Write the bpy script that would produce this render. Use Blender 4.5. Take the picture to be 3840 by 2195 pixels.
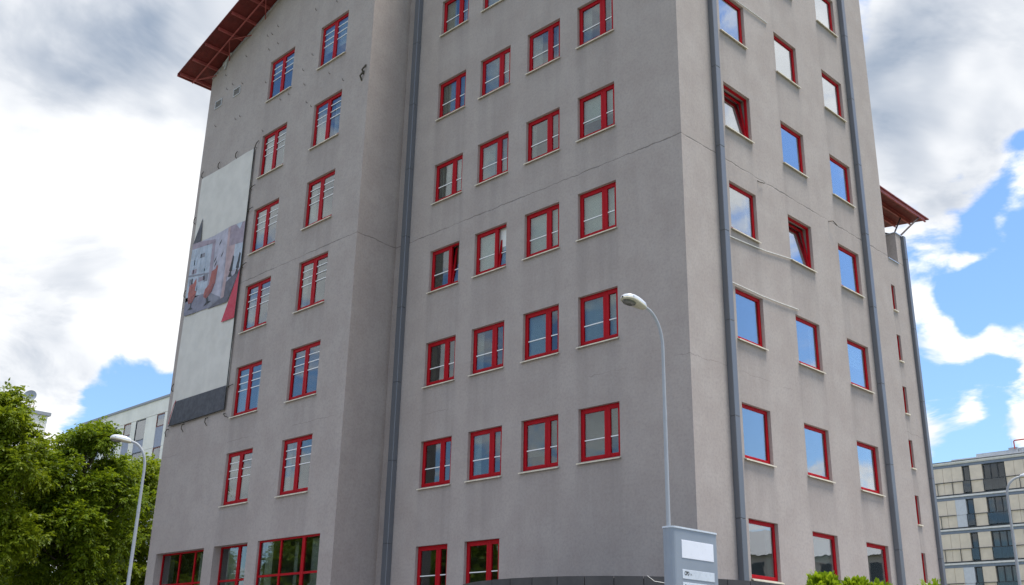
import bpy, math, random
import numpy as np
from mathutils import Vector, Matrix
for o in list(bpy.data.objects): bpy.data.objects.remove(o)
S = bpy.context.scene
COL = S.collection
R = math.radians
rng = np.random.default_rng(7)
random.seed(7)

# ------------------------------------------------------------------ camera
CAM = Vector((15.026, -21.401, 1.6))
F3 = Vector((-0.667, 0.661, 0.343)).normalized()
R3 = Vector((0.709, 0.705, 0.019)); R3 = (R3 - F3*R3.dot(F3)).normalized()
U3 = R3.cross(F3)
cd = bpy.data.cameras.new('camera'); cam = bpy.data.objects.new('camera', cd); COL.objects.link(cam)
cam.matrix_world = Matrix(((R3.x, U3.x, -F3.x, CAM.x), (R3.y, U3.y, -F3.y, CAM.y), (R3.z, U3.z, -F3.z, CAM.z), (0, 0, 0, 1)))
cd.sensor_width = 36; cd.lens = 36*3910.94/3840; cd.clip_end = 3000; cd.clip_start = .1
S.camera = cam
S.render.resolution_x = 1024; S.render.resolution_y = 585
FPX = 3910.94
def pix(x, y):            # direction of a photograph pixel, used to aim the clouds
    return (F3 + R3*((x-1920)/FPX) - U3*((y-1097.5)/FPX)).normalized()

# ------------------------------------------------------------------ light, exposure
SUN = Vector((.20, .18, .96)).normalized()
sl = bpy.data.lights.new('sun', 'SUN'); so = bpy.data.objects.new('sun', sl); COL.objects.link(so)
sl.energy = 3.4; sl.angle = R(16); sl.color = (1, .95, .87)
so.rotation_euler = SUN.to_track_quat('Z', 'Y').to_euler(); so.location = (0, 0, 60)
S.view_settings.view_transform = 'Standard'; S.view_settings.look = 'None'
S.view_settings.exposure = 0.70; S.view_settings.gamma = 1; S.view_settings.use_curve_mapping = False

W = bpy.data.worlds.new('World'); S.world = W; W.use_nodes = True
wt = W.node_tree; wt.nodes.clear()
class NT:
    def __init__(s, t): s.t = t
    def n(s, typ, **k):
        nd = s.t.nodes.new(typ)
        for a, b in k.items():
            if a == 'inp':
                for q, v in b.items():
                    if hasattr(v, 'bl_idname') or isinstance(v, bpy.types.NodeSocket): s.t.links.new(v, nd.inputs[q])
                    else: nd.inputs[q].default_value = v
            else: setattr(nd, a, b)
        return nd
    def m(s, op, a, b=None, c=None, clamp=False):
        nd = s.t.nodes.new('ShaderNodeMath'); nd.operation = op; nd.use_clamp = clamp
        for i, v in enumerate((a, b, c)):
            if v is None: continue
            if isinstance(v, bpy.types.NodeSocket): s.t.links.new(v, nd.inputs[i])
            else: nd.inputs[i].default_value = v
        return nd.outputs[0]
    def vm(s, op, a, b=None):
        nd = s.t.nodes.new('ShaderNodeVectorMath'); nd.operation = op
        for i, v in enumerate((a, b)):
            if v is None: continue
            if isinstance(v, bpy.types.NodeSocket): s.t.links.new(v, nd.inputs[i])
            else: nd.inputs[i].default_value = v
        return nd.outputs['Value'] if op in ('DOT_PRODUCT', 'LENGTH') else nd.outputs[0]
    def rng(s, v, a, b, c=0., d=1., smooth=True):
        nd = s.t.nodes.new('ShaderNodeMapRange'); nd.interpolation_type = 'SMOOTHSTEP' if smooth else 'LINEAR'
        s.t.links.new(v, nd.inputs[0])
        for i, q in zip((1, 2, 3, 4), (a, b, c, d)): nd.inputs[i].default_value = q
        return nd.outputs[0]
    def mix(s, f, a, b):
        nd = s.t.nodes.new('ShaderNodeMix'); nd.data_type = 'RGBA'
        for i, v in ((0, f), (6, a), (7, b)):
            if isinstance(v, bpy.types.NodeSocket): s.t.links.new(v, nd.inputs[i])
            else: nd.inputs[i].default_value = v if i == 0 else (tuple(v)+(1,))[:4]
        return nd.outputs[2]
    def noise(s, vec, scale, detail=6, rough=.55, lac=2., out=0):
        nd = s.t.nodes.new('ShaderNodeTexNoise'); s.t.links.new(vec, nd.inputs['Vector'])
        nd.inputs['Scale'].default_value = scale; nd.inputs['Detail'].default_value = detail
        nd.inputs['Roughness'].default_value = rough; nd.inputs['Lacunarity'].default_value = lac
        return nd.outputs[out]
w = NT(wt)
sky = w.n('ShaderNodeTexSky', sky_type='NISHITA', sun_disc=False, sun_elevation=math.asin(SUN.z), sun_rotation=math.atan2(SUN.x, SUN.y))
sky.air_density = 1.3; sky.dust_density = .5; sky.ozone_density = 2.0
tc = w.n('ShaderNodeTexCoord').outputs['Generated']
dirn = w.vm('NORMALIZE', tc)
sep = w.n('ShaderNodeSeparateXYZ', inp={0: dirn})
zz = w.m('ADD', w.m('MAXIMUM', sep.outputs[2], 0.), .22)
pl = w.n('ShaderNodeCombineXYZ', inp={0: w.m('DIVIDE', sep.outputs[0], zz), 1: w.m('DIVIDE', sep.outputs[1], zz), 2: 19.9}).outputs[0]
warp = w.vm('ADD', pl, w.vm('SCALE', w.n('ShaderNodeTexNoise', inp={'Vector': pl, 'Scale': 2.2, 'Detail': 1.}).outputs['Color']))
warp.node.inputs[1].links[0].from_node.inputs['Scale'].default_value = .35
n1 = w.m('ADD', w.m('MULTIPLY', w.noise(warp, 2.1, 7, .60), 1.7), -.35)
n2 = w.noise(warp, 3.4, 5, .62)
shift = w.vm('ADD', warp, (SUN.x*.05, SUN.y*.05, .03))
n1s = w.m('ADD', w.m('MULTIPLY', w.noise(shift, 2.1, 3, .58), 1.7), -.35)
dw = w.n('ShaderNodeTexNoise', inp={'Vector': dirn, 'Scale': 5.5, 'Detail': 3., 'Roughness': .6}).outputs['Color']
dwa = w.vm('SCALE', w.vm('SUBTRACT', dw, (.5, .5, .5))); dwa.node.inputs['Scale'].default_value = .30
dirw = w.vm('NORMALIZE', w.vm('ADD', dirn, dwa))
def blobs(lst):
    tot = None
    for x, y, rad, wgt in lst:         # direction of a cloud, angular radius in photograph pixels
        k = 1/(1-math.cos(rad/FPX))
        g = w.m('EXPONENT', w.m('MULTIPLY_ADD', w.vm('DOT_PRODUCT', dirw, tuple(pix(x, y))), k, -k))
        tot = w.m('MULTIPLY', g, wgt) if tot is None else w.m('MULTIPLY_ADD', g, wgt, tot)
    return tot
cover = blobs([(250, 520, 600, .36), (450, 1000, 460, .32), (120, 1250, 380, .26), (600, 150, 420, .24), (160, 60, 350, .2), (200, 1510, 190, .16), (690, 1100, 170, .14),
               (690, 850, 80, -.22), (600, 1430, 170, -.48), (430, 1590, 160, -.44), (700, 1250, 80, -.14),
               (3380, 200, 330, .30), (3750, 350, 330, .2), (3640, 800, 180, .16), (3430, 1140, 120, .16), (3600, 1340, 200, .16), (3800, 1420, 150, .16),
               (3570, 610, 120, -.45), (3740, 1010, 210, -.62), (3500, 960, 90, -.35), (3600, 1190, 60, -.34), (3560, 1660, 190, -.32), (3810, 1640, 170, -.28)])
grey = blobs([(600, 360, 320, .6), (420, 150, 320, .5), (60, 200, 230, .35), (220, 1060, 330, .36), (130, 1250, 230, .3), (280, 680, 330, -.5), (520, 980, 260, -.45), (200, 1500, 200, -.3),
              (3340, 260, 330, .8), (3400, 520, 200, .3), (3700, 500, 300, -.4), (3600, 1200, 400, -.4)])
dens = w.m('ADD', n1, cover)
mask = w.rng(dens, .40, .57)
selfsh = w.rng(w.m('SUBTRACT', n1s, n1), -.05, .09)
gsh = w.rng(w.m('ADD', w.m('ADD', w.m('MULTIPLY', n2, 1.25), grey), w.m('MULTIPLY', selfsh, .22)), .40, 1.75, smooth=False)
ccol = w.mix(gsh, (7.7, 7.7, 7.7), (1.9, 2.4, 3.2))
skyc = w.mix(1., sky.outputs[0], (0, 0, 0)); skyc.node.blend_type = 'MULTIPLY'; skyc.node.inputs[7].default_value = (.84, 1.02, 1.30, 1)
col = w.mix(mask, skyc, ccol)
bg = w.n('ShaderNodeBackground', inp={0: col, 1: .1})
W.cycles.sampling_method = 'MANUAL'; W.cycles.sample_map_resolution = 512
wo = w.n('ShaderNodeOutputWorld', inp={0: bg.outputs[0]})

# ------------------------------------------------------------------ materials
M = {}
def mat(name, col, rough=.7, metal=0., spec=.4, var=0., vscale=4., bump=0., bscale=60., coat=0.):
    m = bpy.data.materials.new(name); m.use_nodes = True; t = NT(m.node_tree)
    b = m.node_tree.nodes['Principled BSDF']
    b.inputs['Roughness'].default_value = rough; b.inputs['Metallic'].default_value = metal
    b.inputs['Specular IOR Level'].default_value = spec; b.inputs['Coat Weight'].default_value = coat
    g = t.n('ShaderNodeTexCoord').outputs['Object']
    c = tuple(col)
    if var:
        n = t.noise(g, vscale, 6, .6)
        lo = tuple(v*(1-var) for v in c); hi = tuple(min(1, v*(1+var)) for v in c)
        t.t.links.new(t.mix(t.rng(n, .3, .7), lo, hi), b.inputs['Base Color'])
        t.t.links.new(t.rng(t.noise(g, vscale*3, 4, .6), .3, .7, max(.02, rough-.1), min(1, rough+.1)), b.inputs['Roughness'])
    else: b.inputs['Base Color'].default_value = c+(1,)
    if bump:
        bn = t.n('ShaderNodeBump', inp={'Strength': bump, 'Distance': .01, 'Height': t.noise(g, bscale, 4, .6)})
        t.t.links.new(bn.outputs[0], b.inputs['Normal'])
    M[name] = m; return m
mat('red_paint', (.40, .003, .010), .5, spec=.15, var=.10, vscale=5)
mat('sill_metal', (.70, .63, .50), .5, var=.15, vscale=6)
mat('white_bar', (.88, .88, .88), .4)
mat('grey_metal', (.185, .197, .22), .42, .45, .5)
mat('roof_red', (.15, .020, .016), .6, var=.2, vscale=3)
mat('purlin_red', (.34, .075, .068), .5, var=.2, vscale=4)
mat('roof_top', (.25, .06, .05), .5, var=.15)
mat('flashing', (.55, .58, .63), .35, .5, var=.1)
mat('shade_strut_dark', (.05, .035, .035), .8)  # dark struts and vent backing, also the painted shade under the gable roof
mat('room_paint', (.40, .39, .36), .9, var=.08)
mat('room_floor', (.16, .15, .14), .8, var=.1)
mat('blind_cloth', (.84, .88, .86), .85, var=.05)
mat('curtain_cloth', (.70, .68, .63), .9, var=.12, vscale=6)
mat('dark_curtain', (.20, .18, .14), .9, var=.15)
mat('lamp_paint', (.36, .385, .42), .5, 0., .4, var=.04)
mat('lamp_shell', (.60, .63, .68), .3, .1, .5, var=.06)
mat('lamp_rim', (.42, .40, .30), .5, var=.1)
mat('lamp_lens', (.10, .10, .09), .12, spec=.8)
mat('totem_paint', (.27, .305, .36), .40, .15, .5, var=.03, vscale=2)
mat('totem_plate', (.60, .65, .72), .3, spec=.5, var=.05, vscale=5)
mat('totem_white', (.80, .82, .90), .35, var=.03)
mat('print_black', (.02, .02, .022), .5)
mat('fascia_panel', (.060, .056, .058), .42, .3, .5, var=.18, vscale=2)
mat('seam_black', (.02, .02, .02), .8)
mat('asphalt', (.05, .05, .052), .9, var=.25, vscale=1.5, bump=.3, bscale=90)
mat('paving', (.27, .26, .25), .85, var=.2, vscale=1.2, bump=.3, bscale=70)
mat('kerb_stone', (.32, .31, .30), .85, var=.15)
mat('ground_mix', (.11, .13, .07), .95, var=.4, vscale=.4)
mat('pale_render', (.82, .81, .75), .85, var=.07, vscale=.6)
mat('pale_cap', (.28, .30, .33), .5)
mat('brown_frame', (.20, .06, .05), .5)
mat('blue_spandrel', (.28, .31, .40), .5, var=.1)
mat('groove_grey', (.33, .33, .33), .9)
mat('cream_panel', (.80, .69, .57), .75, var=.07, vscale=1.3)
mat('white_panel', (.66, .68, .74), .6, var=.05)
mat('slab_white', (.8, .78, .77), .7, var=.08)
mat('slab_blue', (.22, .26, .34), .55, var=.08)
mat('dark_frame', (.035, .042, .05), .4, spec=.5)
mat('roof_box', (.34, .38, .42), .5, var=.1)
mat('pipe_red', (.45, .07, .05), .45)
mat('bark', (.09, .07, .055), .95, var=.35, vscale=6, bump=.6, bscale=25)
mat('rope_dark', (.03, .03, .028), .7)
mat('conduit', (.62, .61, .58), .5, var=.08)
mat('vent_metal', (.45, .45, .45), .5)
mat('hook_metal', (.08, .07, .05), .6, .4)
mat('banner_white', (.64, .61, .56), .55, var=.07, vscale=1.2)
mat('banner_dark', (.045, .045, .055), .5, var=.15, vscale=2)
mat('banner_red', (.50, .02, .05), .5, var=.05)
mat('shade_cloth', (.75, .73, .66), .9)
for nm, c in dict(pw=(.42, .40, .47), pl=(.40, .385, .46), pg=(.20, .20, .24), pd=(.10, .095, .12), pf=(.19, .185, .24), po=(.34, .085, .065), pod=(.24, .055, .045), pb=(.34, .40, .48), psh=(.40, .45, .53), pink=(.42, .30, .31), pp=(.30, .24, .29), pk=(.012, .012, .015)).items():
    mat('print_'+nm, c, .5, var=.18, vscale=2.5)

def stucco():
    m = bpy.data.materials.new('stucco'); m.use_nodes = True; t = NT(m.node_tree); b = m.node_tree.nodes['Principled BSDF']
    g = t.n('ShaderNodeNewGeometry').outputs['Position']
    sp = t.n('ShaderNodeSeparateXYZ', inp={0: g})
    st = t.vm('MULTIPLY', g, (1, 1, .12))
    fine = t.noise(g, 13, 3, .75); mid = t.noise(g, .9, 6, .62); streak = t.noise(st, 2.6, 5, .62); grain = t.noise(g, 75, 2, .6)
    at = t.n('ShaderNodeAttribute', attribute_name='dirt').outputs['Fac']
    c = t.mix(t.rng(mid, .32, .70), (.408, .352, .326), (.458, .404, .376))
    c = t.mix(t.m('MULTIPLY', t.rng(streak, .45, .8), .20), c, (.31, .275, .26))
    c = t.mix(t.m('MULTIPLY', t.m('MULTIPLY', at, t.rng(streak, .25, .65, .45, 1.)), .50), c, (.25, .222, .21))
    c = t.mix(t.rng(fine, .38, .72, 0., .34), c, (.25, .225, .215))
    c = t.mix(t.rng(grain, .5, .75, 0., .14), c, (.62, .6, .6))
    # ragged joint of the render between two building phases, and a few hairline cracks
    wob = t.m('MULTIPLY', t.m('SUBTRACT', t.noise(g, 2.2, 6, .65), .5), .16)
    dj = t.m('ABSOLUTE', t.m('SUBTRACT', t.m('ADD', sp.outputs[2], wob), 15.845))
    wide = t.rng(t.noise(g, .7, 3, .6), .3, .7, .008, .035)
    line = t.m('MULTIPLY', t.m('SUBTRACT', 1., t.m('DIVIDE', dj, wide), clamp=True), .75)
    c = t.mix(line, c, (.10, .095, .09))
    dj2 = t.m('ABSOLUTE', t.m('SUBTRACT', t.m('ADD', sp.outputs[2], t.m('MULTIPLY', wob, 1.6)), 9.45))
    l2 = t.m('MULTIPLY', t.m('MULTIPLY', t.m('SUBTRACT', 1., t.m('DIVIDE', dj2, .014), clamp=True), t.rng(t.noise(g, .35, 2, .5), .53, .6)), .5)
    c = t.mix(l2, c, (.13, .12, .12))
    t.t.links.new(c, b.inputs['Base Color']); b.inputs['Roughness'].default_value = .92; b.inputs['Specular IOR Level'].default_value = .2
    h = t.m('ADD', t.m('MULTIPLY', grain, .6), t.m('SUBTRACT', t.m('MULTIPLY', fine, .8), t.m('MULTIPLY', line, 3.)))
    t.t.links.new(t.n('ShaderNodeBump', inp={'Strength': .35, 'Distance': .012, 'Height': h}).outputs[0], b.inputs['Normal'])
    M['stucco'] = m
stucco()
def corrugated():
    m = M['roof_red']; t = NT(m.node_tree); b = m.node_tree.nodes['Principled BSDF']
    g = t.n('ShaderNodeTexCoord').outputs['Object']
    wv = t.n('ShaderNodeTexWave', inp={'Vector': g, 'Scale': 4.2, 'Distortion': 0.}); wv.bands_direction = 'Y'
    t.t.links.new(t.n('ShaderNodeBump', inp={'Strength': .35, 'Distance': .03, 'Height': wv.outputs[1]}).outputs[0], b.inputs['Normal'])
corrugated()
def glass(name, ior, tint, wav=.05):
    m = bpy.data.materials.new(name); m.use_nodes = True; t = NT(m.node_tree); m.node_tree.nodes.clear()
    g = t.n('ShaderNodeNewGeometry').outputs['Position']
    bn = t.n('ShaderNodeBump', inp={'Strength': wav, 'Distance': .02, 'Height': t.noise(g, 1.7, 2, .5)}).outputs[0]
    lw = t.n('ShaderNodeLayerWeight', inp={0: .5, 1: bn}).outputs['Facing']
    fr = t.m('ADD', t.m('MULTIPLY', t.m('POWER', lw, 2.2), ior), .06, clamp=True)
    tr = t.n('ShaderNodeBsdfTransparent', inp={0: tint+(1,)}).outputs[0]
    gl = t.n('ShaderNodeBsdfGlossy', inp={0: (.95, .97, 1, 1), 1: .015, 'Normal': bn}).outputs[0]
    mx = t.n('ShaderNodeMixShader', inp={0: fr, 1: tr, 2: gl}).outputs[0]
    t.n('ShaderNodeOutputMaterial', inp={0: mx}); M[name] = m
glass('glass', .50, (.66, .71, .69))
glass('glass_coated', 1.5, (.6, .66, .66))
glass('glass_far', .6, (.5, .56, .58), .01)
def leafmat(name, c1, c2, c3):
    m = bpy.data.materials.new(name); m.use_nodes = True; t = NT(m.node_tree); m.node_tree.nodes.clear()
    gn = t.n('ShaderNodeNewGeometry'); g = gn.outputs['Position']
    r = gn.outputs['Random Per Island']
    c = t.mix(t.rng(t.noise(g, .55, 4, .6), .35, .65), c1, c2)
    c = t.mix(t.m('MULTIPLY', t.rng(r, .55, 1.), .7), c, c3)
    d = t.n('ShaderNodeBsdfPrincipled', inp={'Base Color': c, 'Roughness': .5, 'Specular IOR Level': .35}).outputs[0]
    tl = t.n('ShaderNodeBsdfTranslucent', inp={0: t.mix(.5, c, c3)}).outputs[0]
    mx = t.n('ShaderNodeMixShader', inp={0: .48, 1: d, 2: tl}).outputs[0]
    t.n('ShaderNodeOutputMaterial', inp={0: mx}); M[name] = m
leafmat('maple_leaf', (.095, .165, .006), (.155, .235, .008), (.27, .33, .014))
leafmat('maple_leaf_yellow', (.12, .185, .006), (.19, .26, .008), (.31, .36, .016))
leafmat('thuja_leaf', (.14, .24, .008), (.22, .33, .010), (.36, .46, .02))

# ------------------------------------------------------------------ mesh helpers
def link(name, me, parent=None, loc=None, rz=None):
    o = bpy.data.objects.new(name, me); COL.objects.link(o)
    if parent: o.parent = parent
    if loc is not None: o.location = loc
    if rz is not None: o.rotation_euler = (0, 0, rz)
    return o
def tag(o, label=None, cat=None, group=None, kind=None):
    for k, v in (('label', label), ('category', cat), ('group', group), ('kind', kind)):
        if v: o[k] = v
    return o
class MB:
    def __init__(s): s.v = []; s.f = []; s.mi = []
    def quad(s, a, b, c, d, m=0):
        n = len(s.v); s.v += [a, b, c, d]; s.f.append((n, n+1, n+2, n+3)); s.mi.append(m); return s
    def poly(s, pts, m=0):
        n = len(s.v); s.v += list(pts); s.f.append(tuple(range(n, n+len(pts)))); s.mi.append(m); return s
    def box(s, x0, x1, y0, y1, z0, z1, m=0):
        n = len(s.v)
        s.v += [(x0,y0,z0),(x1,y0,z0),(x1,y1,z0),(x0,y1,z0),(x0,y0,z1),(x1,y0,z1),(x1,y1,z1),(x0,y1,z1)]
        s.f += [tuple(n+i for i in q) for q in ((3,2,1,0),(4,5,6,7),(0,1,5,4),(1,2,6,5),(2,3,7,6),(3,0,4,7))]; s.mi += [m]*6; return s
    def bar(s, a, b, r, n=6, r2=None, m=0):
        a = Vector(a); b = Vector(b); d = (b-a).normalized(); r2 = r if r2 is None else r2
        u = d.cross(Vector((0, 0, 1)) if abs(d.z) < .9 else Vector((1, 0, 0))).normalized(); v = d.cross(u)
        return s.tube([a, b], [r, r2], n, m)
    def tube(s, pts, rad, n=8, m=0):
        pts = [Vector(p) for p in pts]; base = len(s.v); pu = None
        for i, p in enumerate(pts):
            d = (pts[min(i+1, len(pts)-1)]-pts[max(i-1, 0)]).normalized()
            if pu is None: u = d.cross(Vector((0, 0, 1)) if abs(d.z) < .9 else Vector((1, 0, 0))).normalized()
            else: u = (pu-d*pu.dot(d)).normalized()
            pu = u; v = d.cross(u)
            for k in range(n):
                a = 2*math.pi*k/n; q = p+(u*math.cos(a)+v*math.sin(a))*rad[i]; s.v.append(tuple(q))
        for i in range(len(pts)-1):
            for k in range(n):
                a = base+i*n+k; b = base+i*n+(k+1) % n; s.f.append((a, b, b+n, a+n)); s.mi.append(m)
        top = base+(len(pts)-1)*n; ends = [s.v[base+n-1-k] for k in range(n)], [s.v[top+k] for k in range(n)]
        for e in ends: b = len(s.v); s.v += e; s.f.append(tuple(range(b, b+n))); s.mi.append(m)      # caps keep their own vertices
        return s
    def mesh(s, name, mats, smooth=False):
        me = bpy.data.meshes.new(name); me.from_pydata(s.v, [], s.f)
        for q in ([mats] if isinstance(mats, str) else mats): me.materials.append(M[q])
        if any(s.mi): me.polygons.foreach_set('material_index', s.mi)
        if smooth: me.polygons.foreach_set('use_smooth', [True]*len(s.f))
        me.update(); return me
    def build(s, name, mats, parent=None, loc=None, rz=None, smooth=False): return link(name, s.mesh(name, mats, smooth), parent, loc, rz)
def empty(name, loc=(0, 0, 0), rz=0):
    o = bpy.data.objects.new(name, None); COL.objects.link(o); o.location = loc; o.rotation_euler = (0, 0, rz); o.empty_display_size = .3; return o
def bigmesh(name, V, Fq, matname):
    me = bpy.data.meshes.new(name); nv = len(V); nf, k = Fq.shape
    me.vertices.add(nv); me.vertices.foreach_set('co', V.astype(np.float32).ravel())
    me.loops.add(nf*k); me.loops.foreach_set('vertex_index', Fq.astype(np.int32).ravel())
    me.polygons.add(nf); me.polygons.foreach_set('loop_start', np.arange(0, nf*k, k, dtype=np.int32))
    me.update(calc_edges=True); me.materials.append(M[matname]); return me

# ------------------------------------------------------------------ ground
g = MB(); g.quad((-1500, -1500, -.12), (1500, -1500, -.12), (1500, 1500, -.12), (-1500, 1500, -.12)); tag(g.build('ground', 'ground_mix'), kind='structure')
g = MB(); g.box(-60, 40, -30, -17, -.3, -.05); tag(g.build('road', 'asphalt'), kind='structure')
g = MB(); g.box(-60, 12, -16.85, 26, -.3, 0); tag(g.build('pavement', 'paving'), kind='structure')
g = MB(); g.box(-60, 12, -17, -16.85, -.3, .03); tag(g.build('kerb', 'kerb_stone'), kind='structure')

# ------------------------------------------------------------------ office building
OB = empty('office_building', (0, 0, 0))
tag(OB, 'tall grey rendered office block with red window frames and red overhanging roof', 'building')
XQ, YA, XL, XI = -12.346, -1.870, -24.547, -12.53
DEP = .10
ZB = [3.76, 7.068, 10.388, 13.693, 16.996, 20.318, 23.875]           # window bottoms, wall B
ZC = [3.995, 7.081, 10.401, 13.70, 17.01, 20.356, 23.896]
ZA = [7.103, 10.391, 13.692, 16.955, 20.293, 23.818]
UB = [(-10.596, -9.117), (-8.362, -6.879), (-6.072, -4.598), (-3.843, -2.366)]
UC = [(2.278, 3.697), (5.497, 6.906), (8.627, 10.04)]
UA = [(XQ-7.114, XQ-5.320), (XQ-3.462, XQ-1.654)]
HA, HB, HC = 1.91, 1.495, 1.512
NS = [14.78-1.853*i for i in range(6)]                                   # tops of the slot windows
def wall(name, u0, u1, z0, z1, opens, tf, parent, dep=.3, step=.16, top=None, stains=True):
    """grid wall in (u,z) with openings; tf(u,depth,z)->xyz; opens=(u0,u1,z0,z1[,depth])"""
    us = {u0, u1}; zs = {z0, z1}
    for o in opens: us |= {o[0], o[1]}; zs |= {max(o[2], z0), o[3]}
    def fill(st):
        st = sorted(st); out = [st[0]]
        for a, b in zip(st, st[1:]):
            n = max(1, int(math.ceil((b-a)/step))); out += [a+(b-a)*i/n for i in range(1, n+1)]
        return out
    us = fill(us); zs = fill(zs); nu, nz = len(us), len(zs)
    U, Z = np.meshgrid(us, zs); V = [tf(u, 0, z) for z in zs for u in us]; Fc = []
    uc = np.array([(a+b)/2 for a, b in zip(us, us[1:])]); zc = np.array([(a+b)/2 for a, b in zip(zs, zs[1:])])
    hole = np.zeros((nz-1, nu-1), bool)
    for o in opens: hole |= ((zc[:, None] > o[2]) & (zc[:, None] < o[3]) & (uc[None] > o[0]) & (uc[None] < o[1]))
    for j in range(nz-1):
        for i in range(nu-1):
            if not hole[j, i]: a = j*nu+i; Fc.append((a, a+1, a+1+nu, a+nu))
    d = np.zeros(U.shape)
    if stains:
        k = np.random.default_rng(int(abs(u0*100))+3)
        ks = np.linspace(min(us)-1, max(us)+1, int((u1-u0)*7)+20); pr = k.random(len(ks))**2
        prof = np.interp(U, ks, pr)
        for o in opens:
            ins = np.clip((U-(o[0]-.12))/.10, 0, 1)*np.clip(((o[1]+.10)-U)/.10, 0, 1)
            below = np.where(Z <= o[2]+.01, np.exp(-(o[2]-Z)/(1.0+.9*prof)), 0)
            edge = np.exp(-((U-o[0]-.02)/.13)**2)+np.exp(-((U-o[1]+.02)/.13)**2)*.7
            ab = np.where((Z >= o[3]) & (Z < o[3]+.9), .18*prof, 0)
            d += ins*below*(.35+.5*prof)+below*edge*.30+ins*ab
        d += .25*np.clip((Z-23)/5, 0, 1)*prof
    d = np.clip(d, 0, 1)
    att = list(d.ravel())
    for o in opens:
        dp = o[4] if len(o) > 4 else dep; zb = max(o[2], z0)
        for (a, b, c_, e) in (((o[0], zb), (o[0], o[3]), 0, 0), ((o[1], o[3]), (o[1], zb), 0, 0), ((o[0], o[3]), (o[1], o[3]), 0, 0), ((o[1], zb), (o[0], zb), 0, 0)):
            n = len(V); V += [tf(a[0], 0, a[1]), tf(b[0], 0, b[1]), tf(b[0], dp, b[1]), tf(a[0], dp, a[1])]; Fc.append((n, n+1, n+2, n+3)); att += [.25]*4
    if top:
        ut = [u for u in us]; n = len(V); V += [tf(u, 0, top(u)) for u in ut]; att += [.2]*len(ut)
        for i in range(nu-1): a = (nz-1)*nu+i; Fc.append((a, a+1, n+i+1, n+i))
    me = bpy.data.meshes.new(name); me.from_pydata(V, [], Fc); me.materials.append(M['stucco'])
    at = me.attributes.new('dirt', 'FLOAT', 'POINT'); at.data.foreach_set('value', att); me.update()
    return link(name, me, parent)
TOP = 31.5
opB = [(a, b, z, z+HB) for z in ZB[1:] for a, b in UB]+[(a, b, ZB[0], ZB[0]+HB) for a, b in UB[:2]]
wall('wall', XI, 0, 0, TOP, opB, lambda u, d, z: (u, d, z), OB)
NSO = [(12.315, 12.60, t-.95, t) for t in NS]
opC = [(a, b, z, z+HC) for z in ZC for a, b in UC]
wall('wall', 0, 12.315, 0, TOP, opC, lambda u, d, z: (-d, u, z), OB)
wall('wall', 12.315, 13.55, 0, 15.77, NSO, lambda u, d, z: (-d, u, z), OB, dep=.12)
GA = [(XQ-11.553, XQ-7.954, 2.2, 5.671, .34), (XQ-7.266, XQ-5.022, .2, 5.671, .36), (XQ-4.373, XQ-.753, 2.2, 5.671, .3)]
SLP = .3139
gable = lambda u: 27.452+SLP*(u+23.776)
opA = [(a, b, z, z+HA) for z in ZA for a, b in UA]+GA
wall('wall', XL, XQ, 0, 27.0, opA, lambda u, d, z: (u, YA+d, z), OB, top=gable)
wall('wall', 0, 1.88, 0, TOP, [], lambda u, d, z: (XQ+(XI-XQ)*u/1.88, YA-YA*u/1.88, z), OB)       # return wall
def plain(name, pts, m='stucco', parent=OB): return MB().poly(pts).build(name, m, parent)
plain('wall', [(XL, YA, 0), (XL, YA, 27.2), (XL, 13.5, 27.2), (XL, 13.5, 0)])
plain('wall', [(XL, 13.5, 0), (XL, 13.5, 27.2), (XQ, 13.5, 31.), (XQ, 13.5, 0)])
plain('wall', [(XQ, 12.315, 15.7), (0, 12.315, 15.7), (0, 12.315, TOP), (XQ, 12.315, TOP)])
plain('wall', [(XQ, 13.55, 0), (0, 13.55, 0), (0, 13.55, 15.77), (XQ, 13.55, 15.77)])
plain('roof', [(XI, 0, TOP), (0, 0, TOP), (0, 12.315, TOP), (XI, 12.315, TOP)], 'roof_top')
plain('terrace_floor', [(XQ, 12.315, 15.765), (0, 12.315, 15.765), (0, 13.55, 15.765), (XQ, 13.55, 15.765)], 'room_floor')
# pier, coping and parapet of the roof terrace
pier = MB().box(-.5, 0, 13.14, 13.55, 15.77, 17.0).build('pier', 'stucco', OB)
MB().box(-.53, .03, 13.11, 13.58, 17.0, 17.035).build('coping', 'flashing', pier)
MB().box(-4, -.5, 13.35, 13.55, 15.77, 16.95).build('parapet', 'grey_metal', OB)
MB().box(-.3, .03, 12.33, 13.14, 15.77, 15.80).build('coping', 'flashing', OB)
# interior: storey slabs, cores
for i, z in enumerate([ZB[0]-.95]+[b-.95 for b in ZB[1:]]+[27.0]):
    MB().box(XI+.35, -.35, .35, 12.0, z-.25, z, 0).build('floor_slab', 'room_paint', OB)
    zz_ = z+.0
    MB().box(XL+.35, XQ-.2, YA+.36, 12.0, zz_-.25, zz_, 0).build('floor_slab', 'room_paint', OB)
MB().box(-8.2, -4.2, 4.4, 8.2, 0, 27).build('core_wall', 'room_paint', OB)
MB().box(XL+.35, XQ-.2, 3.2, 3.35, 0, 27).build('partition', 'room_paint', OB)
for x in (-7.45+1.2, -4.3, -8.75): MB().box(x-.06, x+.06, .36, 4.4, 0, 27).build('partition', 'room_paint', OB)
for x in (XQ-4.4, XQ-8.4): MB().box(x-.06, x+.06, YA+.4, 3.2, 0, 27).build('partition', 'room_paint', OB)
for y in (4.6, 7.75): MB().box(-4.2, -.36, y-.06, y+.06, 0, 27).build('partition', 'room_paint', OB)

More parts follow.
